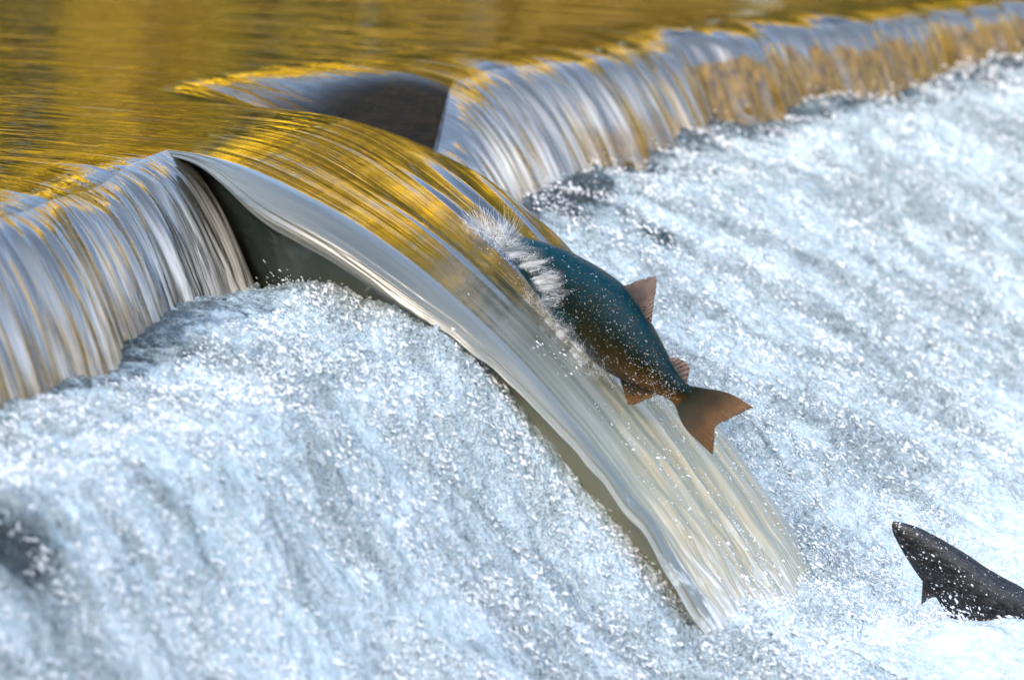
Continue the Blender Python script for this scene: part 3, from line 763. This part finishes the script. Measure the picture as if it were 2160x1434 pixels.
# ------------------------------------------------------------------ spray
IV = np.array([[1, 0, 0], [-1, 0, 0], [0, 1, 0], [0, -1, 0], [0, 0, 1], [0, 0, -1]], float)
IF = np.array([[0, 2, 4], [2, 1, 4], [1, 3, 4], [3, 0, 4], [2, 0, 5], [1, 2, 5], [3, 1, 5], [0, 3, 5]])
def beads(name, C, R, label, stretch=2.4, mat=DROP):
    n = len(C); ax = nrm(rng.normal(0, .28, (n, 3)) + np.array([W2[0] * .8, W2[1] * .8, -.6]))
    k = 1 + rng.uniform(0, stretch - 1, (n, 1, 1)) * 2
    V = IV[None] * np.asarray(R)[:, None, None]
    along = np.sum(V * ax[:, None], -1, keepdims=True) * ax[:, None]
    V = C[:, None] + (V - along) + along * k
    f = (IF[None] + (np.arange(n) * len(IV))[:, None, None]).reshape(-1, 3)
    o = link(name, V.reshape(-1, 3), f, mat); tag(o, label, kind='stuff'); return o
def scatter(vs, n, up, rmin, rmax, sel=None):
    if sel is not None: vs = vs[sel]
    px, py, dz = project(vs); vs = vs[(px > -100) & (px < 2260) & (py > -60) & (py < 1500)]
    C = vs[rng.integers(0, len(vs), n * 2)].astype(float)
    tq, wq = tw(C); keep = pn(tq / .13, wq / .2, 99) + .6 * pn(tq / .05, wq / .08, 100) + rng.normal(0, .25, len(C)) > -.02
    C = C[keep][:n]; n = len(C)
    C += rng.normal(0, .004, C.shape); C[:, 2] += rng.exponential(up, n)
    R = rmin * (rmax / rmin) ** (rng.random(n) ** 2.0)
    return C, R
C1, R1 = scatter(vL, 24000, .0022, .0010, .0042, tw(vL)[1] > .30); C2, R2 = scatter(vR, 30000, .0026, .0010, .0044, ((tw(vR)[1] - foot_w(tw(vR)[0])) < 1.35) | (rng.random(len(vR)) < .35))  # white beads scattered on the foam stand in for its glints
tl_, wl_ = tw(vL); edge = (tl_ > .80) & (tl_ < .95) & (wl_ < 1.3)
C3, R3 = scatter(vL, 1800, .009, .0008, .0030, edge)
tr_, wr_ = tw(vR)
foot = (tr_ > 2.4) & (wr_ - foot_w(tr_) < .16)
q_ = CH[NR + 20:-3, 120:].reshape(-1, 3) + [0, 0, .004]
C6, R6 = scatter(q_, 900, .004, .0006, .0026)
C4, R4 = scatter(vR, 5000, .012, .0008, .0030, foot)
C5, R5 = scatter(vR, 8000, .022, .0008, .0034, (tr_ < 2.0) & (wr_ > .75) & (wr_ < 1.6))
beads('white_beads', np.concatenate([C1, C2, C3, C4, C5, C6]), np.concatenate([R1, R2, R3, R4, R5, R6]), 'drops thrown up over the churning water and white beads for its glints')
# white feathers of water round the salmon's head and flank
segs = []
def feather(p0, dirpx, ln, depth0, depth1, r0):
    q0 = np.array(p0, float); q1 = q0 + np.array(dirpx) * ln
    mid = (q0 + q1) / 2 + rng.normal(0, ln * .06, 2) + np.array([0, ln * .05])
    r0 *= .5
    segs.append(([PL(q0, depth0), PL(mid, (depth0 + depth1) / 2), PL(q1, depth1)], [r0, r0 * .7, r0 * .15]))
def unit(a): a = np.asarray(a, float); return a / np.linalg.norm(a)
for i in range(170):         # crown of jets ahead of the snout
    u = rng.random(); p = np.array([1085, 500]) + (np.array([1012, 478]) - np.array([1085, 500])) * u ** 1.2 + rng.normal(0, 8, 2)
    an = math.radians(rng.normal(82 - 25 * (1 - u) + 20 * u, 22)); feather(p, (math.cos(an), -math.sin(an)), rng.uniform(12, 75) * (1 - .3 * u), .02, .02 + rng.uniform(0, .06), rng.uniform(.0004, .0009))
head = np.array([(1070, 500), (1110, 520), (1150, 552), (1180, 585), (1200, 620), (1195, 650)], float)
hc = catmull(head, 200)
for i in range(420):        # film torn over the head
    p = hc[rng.integers(0, 200)] + rng.normal(0, 11, 2)
    an = math.radians(rng.normal(14, 20)); feather(p, (math.cos(an), -math.sin(an) * .7), rng.uniform(6, 26), .062, .066 + rng.uniform(0, .02), rng.uniform(.0003, .0007))
belly = catmull(np.array([(1130, 618), (1165, 655), (1205, 690), (1235, 728), (1262, 768), (1300, 800)], float), 200)
for i in range(240):         # water line along the belly
    p = belly[rng.integers(0, 200)] + rng.normal(0, 6, 2) + [4, -2]
    an = math.radians(rng.normal(40, 40)); feather(p, (math.cos(an), -math.sin(an)), rng.uniform(6, 30), .045, .05 + rng.uniform(0, .03), rng.uniform(.0003, .0007))
# thin torn film of water wrapping the head and the belly line
def m_film():
    M = Mat('film of white water').set(IOR=1.4, Roughness=.12, Base_Color=(.82, .85, .86, 1))
    n1 = M.noise(M.uvmap(60, 9), 1, 5, .66, .6); n2 = M.noise(M.uvmap(9, 4), 1, 3, .55)
    a = M.math('MULTIPLY', M.maprange(n1, .34, .64), M.maprange(n2, .25, .6))
    a = M.math('MULTIPLY', a, M.attr('dense'))
    return M.out(Alpha=a, Normal=M.bump(n1, 1, .002))
FILM = m_film()
def film(curve, v0, v1, ang, d0, dens, name):
    nu, nv = 90, 26
    Q = catmull(np.array(curve, float), nu); v = np.linspace(0, 1, nv)
    an = np.radians(ang); dirv = np.array([math.cos(an), -math.sin(an)])
    wid = 1 + .35 * pn(np.arange(nu) / 7.0, .3, 90)
    G = Q[:, None] + dirv * ((v0 + (v1 - v0) * v)[None, :] * wid[:, None])[..., None]
    G = G + 2.5 * np.stack([pn(np.arange(nu)[:, None] / 6, v[None] * 4, 91), pn(np.arange(nu)[:, None] / 6, v[None] * 4, 92)], -1)
    dep = d0 + .016 * v[None] ** 2 + .006 * pn(np.arange(nu)[:, None] / 8, v[None] * 3, 93)
    P = PL(G) + PL.n * dep[..., None]
    u = np.linspace(0, 1, nu)[:, None]
    den = dens * sm(0, .18, v)[None] * sm(1.0, .45, v)[None] * sm(0, .08, u) * sm(1, .85, u)
    uv = np.stack([u * .3 + 0 * v, 0 * u + v * .09], -1)
    o = link(name, P, grid_faces(nu, nv), FILM, uv=uv, attrs={'dense': den})
    tag(o, 'torn film of white water sliding off the salmon', kind='stuff')
film([(1062, 492), (1100, 516), (1142, 548), (1172, 580), (1192, 615), (1190, 655)], -28, 52, 14, .060, .85, 'water_film')
film([(1128, 612), (1165, 652), (1205, 688), (1238, 728), (1265, 770), (1300, 798)], -24, 26, 35, .052, .7, 'water_film')
film([(985, 462), (1015, 474), (1050, 488), (1085, 498), (1120, 506)], -22, 44, 62, .030, .6, 'water_film')
v_, f_ = tubes(segs, 4); o = link('splash', v_, f_, DROP); tag(o, 'feathery white splash where the salmon cuts through the water', kind='stuff')
n = 700
lon_ = rng.random(n) ** .6; Lq = catmull(np.array(body_st, float), 400)[(lon_ * 399).astype(int)]; mixk = rng.uniform(.1, 1.05, n)[:, None]
C = PL(Lq[:, :2] * mixk + Lq[:, 2:] * (1 - mixk) + rng.normal(0, 10, (n, 2)), 0) + PL.n * (rng.uniform(.05, .10, n)[:, None])
beads('white_beads', C, .0004 * 2.1 ** (rng.random(n) ** 2.5), 'fine drops flying round the leaping salmon', 3.0)
n = 240
Lq = catmull(np.array(st2, float), 400)[(rng.random(n) ** .7 * 399).astype(int)]; mixk = rng.uniform(0, 1, n)[:, None]
C = PL2(Lq[:, :2] * mixk + Lq[:, 2:] * (1 - mixk), 0) + PL2.n * (rng.uniform(.045, .08, n)[:, None])
beads('white_beads', C, .0006 * 5 ** (rng.random(n) ** 4), 'white drops in front of the dark fish at the lower right', 1.6)
